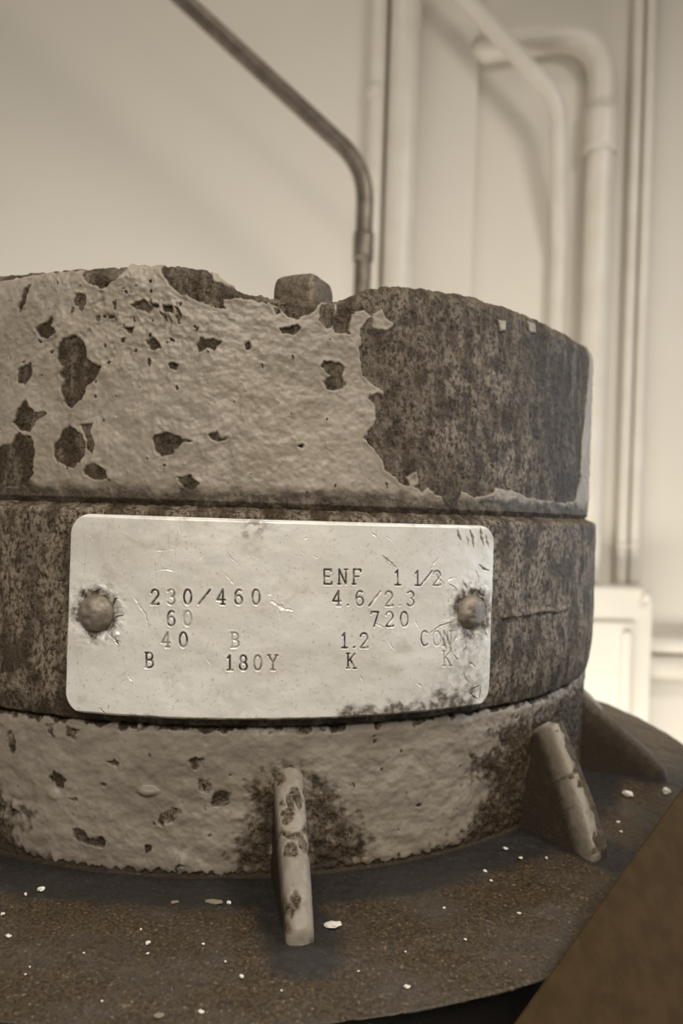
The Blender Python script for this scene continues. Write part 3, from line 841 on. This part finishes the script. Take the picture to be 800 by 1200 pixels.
# worn bright edge, rolled over
e = dedge + .0012 * fbm(pu / .012, pv / .012, 471, 3)
bright = np.maximum(bright, .85 * smooth(.0030, .0012, e) * smooth(-.3, .2, fbm(pu / .016, pv / .016, 475, 2)) * (1 - grime_shade))
roll_ = -.0030 * smooth(.0026, 0, dedge) ** 1.5
TP = .0040
front = RP + .001 + disp + roll_
ring_r = [front]
A = pu / RP
P = np.stack([front * np.sin(A), -front * np.cos(A), pv], -1)
def build_plate():
    Pw = P * S; Pw[..., 2] += ZC
    me = grid_mesh('nameplate', Pw[::-1], {'ink': ink[::-1], 'bright': bright[::-1], 'grime_shade': grime_shade[::-1]})
    bm = bmesh.new(); bm.from_mesh(me)
    ed = [e_ for e_ in bm.edges if e_.is_boundary]
    ret = bmesh.ops.extrude_edge_only(bm, edges=ed)
    for v in [g for g in ret['geom'] if isinstance(g, bmesh.types.BMVert)]:
        rho = math.hypot(v.co.x, v.co.y); f = (RB + .0012) * S / rho
        v.co.x *= f; v.co.y *= f
    bm.to_mesh(me); bm.free()
    return link('nameplate', me, M['plate'], motor)
plate = build_plate()
tag(plate, 'scratched aluminium nameplate stamped with ratings')

def rivet(x, y, seed):
    q = surf(x, y, RP); a0, h0 = q
    rr, hg = .0148, .0100
    K, Nn = 40, 20
    rows = []
    for i in range(Nn + 1):
        f = i / Nn * 1.0
        row = []
        for k in range(K):
            th = 2 * math.pi * k / K
            row.append((rr * math.sin(f * math.pi / 2) * math.cos(th), rr * math.sin(f * math.pi / 2) * math.sin(th), hg * math.cos(f * math.pi / 2)))
        rows.append(row)
    Q = np.array(rows)
    wob = fbm(Q[..., 0] / .010 + seed, Q[..., 1] / .010, 501 + seed, 3)
    Q[..., 2] += wob * .0009
    Q[..., 2] -= .0012 * np.exp(-(((Q[..., 0] + .004) / .003) ** 2 + ((Q[..., 1] + .004) / .0015) ** 2))
    if seed: Q[..., 2] = np.minimum(Q[..., 2], .0085 - .28 * (Q[..., 0] - .002))
    rho = RP - .0012 + Q[..., 2]
    ang = a0 + Q[..., 0] / RP
    Pw = np.stack([rho * np.sin(ang), -rho * np.cos(ang), h0 + Q[..., 1]], -1) * S
    Pw[..., 2] += ZC
    o = link('rivet', grid_mesh('rivet', Pw, wrap=True), M['rivet'], plate)
    return o
rivet(112.5, 718.5, 0); rivet(552, 717.5, 3)

# ------------------------------------------------------------------ brown steel plate in front of the flange
def brace():
    p1 = Vector((.108 - X0, .42 - 1, -.42 * unroll(600, 1200)[1] / F))
    a, b = unroll(800, 921); z2 = .60
    p2 = Vector((a / F * z2 - X0, z2 - 1, -b / F * z2))
    a, b = unroll(601, 1200); p1 = Vector((a / F * .42 - X0, .42 - 1, -b / F * .42))
    e = (p2 - p1); L = e.length; e.normalize()
    w = Vector((.66, -.20, -.72)); w = (w - e * w.dot(e)).normalized()
    nrm = e.cross(w).normalized()
    if nrm.y > 0: nrm = -nrm
    th = .012
    base = -.80
    lo, hi = -.16, L + .45
    bm = bmesh.new()
    vs = []
    for dn in (0, -th):
        for s_, dw in ((lo, 0), (hi, 0), (hi, 1), (lo, 1)):
            p = p1 + e * s_
            p = p - (p.normalized() * 0 + (p - Vector((-X0, -1, 0))).normalized() + w * .25).normalized() * dn
            if dw: p = p + w * ((base - p.z) / w.z)
            vs.append(bm.verts.new((p.x * S, p.y * S, p.z * S + ZC)))
    for f in ((0, 1, 2, 3), (7, 6, 5, 4), (0, 4, 5, 1), (1, 5, 6, 2), (2, 6, 7, 3), (3, 7, 4, 0)):
        bm.faces.new([vs[i] for i in f])
    bmesh.ops.recalc_face_normals(bm, faces=bm.faces)
    bmesh.ops.bevel(bm, geom=bm.edges[:], offset=.0004, segments=2, affect='EDGES')
    me = bpy.data.meshes.new('brace_plate'); bm.to_mesh(me); bm.free()
    zs = [v.co.z for v in me.vertices]
    print('BRACE z', min(zs), max(zs), 'plinth', ZC - .8 * S)
    o = link('brace_plate', me, M['brace'], None, False)
    tag(o, 'brown painted steel plate slanting in front of the round motor flange', 'steel plate')
brace()

# ------------------------------------------------------------------ paint crumbs lying on the flange
def crumb_mesh(seed, flat=.6, spiky=.35):
    bm = bmesh.new(); bmesh.ops.create_icosphere(bm, subdivisions=2, radius=1)
    rg = random.Random(seed)
    for v in bm.verts:
        k = 1 + rg.uniform(-spiky, spiky)
        v.co = Vector((v.co.x * k, v.co.y * k * .85, v.co.z * k * flat))
    me = bpy.data.meshes.new('paint_crumb'); bm.to_mesh(me); bm.free()
    return me
CR = [crumb_mesh(i, .55 + .1 * (i % 3)) for i in range(4)]
FLAKE = crumb_mesh(20, .22, .25)
crumbs = [  # x, y, size px, stretch, mesh, material, label, group
 (48, 1041, 10, 1.0, CR[0], 'crumb', 'big round white paint crumb on the flange below the hub, by itself', None),
 (390, 1082, 20, 1.15, FLAKE, 'crumb', 'large cream paint flake lying beside the foot of the painted rib', None),
 (780, 927, 11, 1.0, CR[1], 'crumb', 'round white paint crumb at the upper edge of the brown steel plate', None),
 (735, 930, 9, 1.5, CR[2], 'crumb', 'long pale paint crumb in the dark nook between two ribs', None),
 (477, 1144, 7, 1.2, CR[3], 'crumb', 'pointed white paint crumb near the front edge of the flange', None),
 (187, 1174, 10, 1.3, FLAKE, 'dullcrumb', 'dull tan paint flake on open flange, lowest of the tan flakes', None),
 (250, 1055, 12, 2.2, FLAKE, 'dullcrumb', 'long thin tan paint flake in the shade below the hub', None),
 (205, 1055, 8, 1.3, FLAKE, 'dullcrumb', 'short tan paint flake in the shade below the hub', None),
 (432, 1187, 13, 1.2, CR[1], 'dullcrumb', 'dull grey lump on the front edge of the flange', None),
]
tiny = [(545,1096,4),(173,1103,5),(165,1087,3),(173,1115,3),(238,1104,4),(268,1056,5),(30,1046,4),(10,1095,6),(98,1114,3.5),(30,1133,2.5),(35,1126,2.5),(236,1171,6),(283,1137,6),(3,1069,4),(264,1123,3),(592,993,5),(610,1004,5),(568,1019,4),(640,1004,4),(608,1068,4),(475,1110,3),(520,1062,3),(693,984,4),(724,962,4),(727,973,4),(575,1030,3),(330,1150,3),(120,1160,3),(420,1130,3)]
for i, (x, y, sz) in enumerate(tiny):
    crumbs.append((x, y, sz, 1 + .3 * (i % 2), CR[i % 4], 'crumb', 'tiny white paint crumb scattered on the brown flange', 'tiny white crumbs on the flange'))
for x, y, sz, st, me, mat, lab, grp in crumbs:
    gx_, gy_ = on_flange(x, y, HF + .001)
    rr = math.hypot(gx_, gy_)
    hgt = HF - .0005 + (0 if rr < .53 else -.0075 * (rr - .53) / .054)
    r = sz * .44 / F * (1 + gy_) 
    key = (me.name, mat)
    m2 = bpy.data.meshes.get(me.name + mat)
    if m2 is None:
        m2 = me.copy(); m2.name = me.name + mat; m2.materials.clear(); m2.materials.append(M[mat])
    o = bpy.data.objects.new('paint_crumb', m2); C.objects.link(o)
    flat = me is FLAKE
    o.location = (gx_ * S, gy_ * S, ZC + (hgt + r * (.18 if flat else .40)) * S)
    o.scale = (r * S * st, r * S, r * S)
    o.rotation_euler = (random.uniform(-.15, .15), random.uniform(-.15, .15), random.uniform(-.6, .6))
    tag(o, lab, 'paint crumb', grp)

# ------------------------------------------------------------------ light
w = bpy.data.worlds.new('room_light'); bpy.context.scene.world = w
w.use_nodes = True
bg = w.node_tree.nodes['Background']
bg.inputs[0].default_value = (1.0, .94, .84, 1); bg.inputs[1].default_value = .24

def area(name, loc, target, size, power, col, size_y=None):
    l = bpy.data.lights.new(name, 'AREA'); l.energy = power; l.color = col; l.size = size
    if size_y: l.shape = 'RECTANGLE'; l.size_y = size_y
    o = bpy.data.objects.new(name, l); C.objects.link(o); o.location = loc
    o.rotation_euler = (Vector(target) - Vector(loc)).to_track_quat('-Z', 'Y').to_euler()
    return o
area('ceiling_lamp', (-.25, .10, 2.5), (0, 0, 1), .30, 3, (1, .90, .74), .7)
front = area('front_lamp', (.02, -1.0, 1.75), (0, 0, .97), .45, 1.5, (1, .95, .85), .35)
front.data.spread = D(75)
key = area('wall_washer', (.85, -.30, 2.0), (.12, .82, .28), .40, 3.2, (1, .965, .89), .3)
key.data.spread = D(98)
low = area('low_wall_fill', (-.40, .36, .36), (-.4, .82, .70), 2.0, 16, (1, .97, .90), .25)  # unseen fill light, added behind the motor to brighten the wall
cool = area('cool_window', (1.6, .30, 1.12), (0, 0, 1), .9, 1.4, (.60, .76, 1), .8)
cool.data.spread = D(70)

# ------------------------------------------------------------------ camera
cam = bpy.data.cameras.new('camera'); co = bpy.data.objects.new('camera', cam); C.objects.link(co)
cam.sensor_fit = 'VERTICAL'; cam.sensor_height = 36; cam.lens = F * 36 / 1200
cam.clip_start = .005; cam.clip_end = 50
co.location = (-X0 * S, -S, ZC)
co.rotation_mode = 'QUATERNION'
base = Matrix.Rotation(math.pi / 2, 4, 'X')
co.rotation_quaternion = (base @ Matrix.Rotation(ROLL, 4, 'Z')).to_quaternion()
cam.dof.use_dof = True
cam.dof.focus_distance = .150
cam.dof.aperture_fstop = cam.lens / 1.55
bpy.context.scene.camera = co
vs = bpy.context.scene.view_settings
vs.view_transform = 'Standard'; vs.look = 'None'; vs.exposure = .2; vs.gamma = 1; vs.use_curve_mapping = False
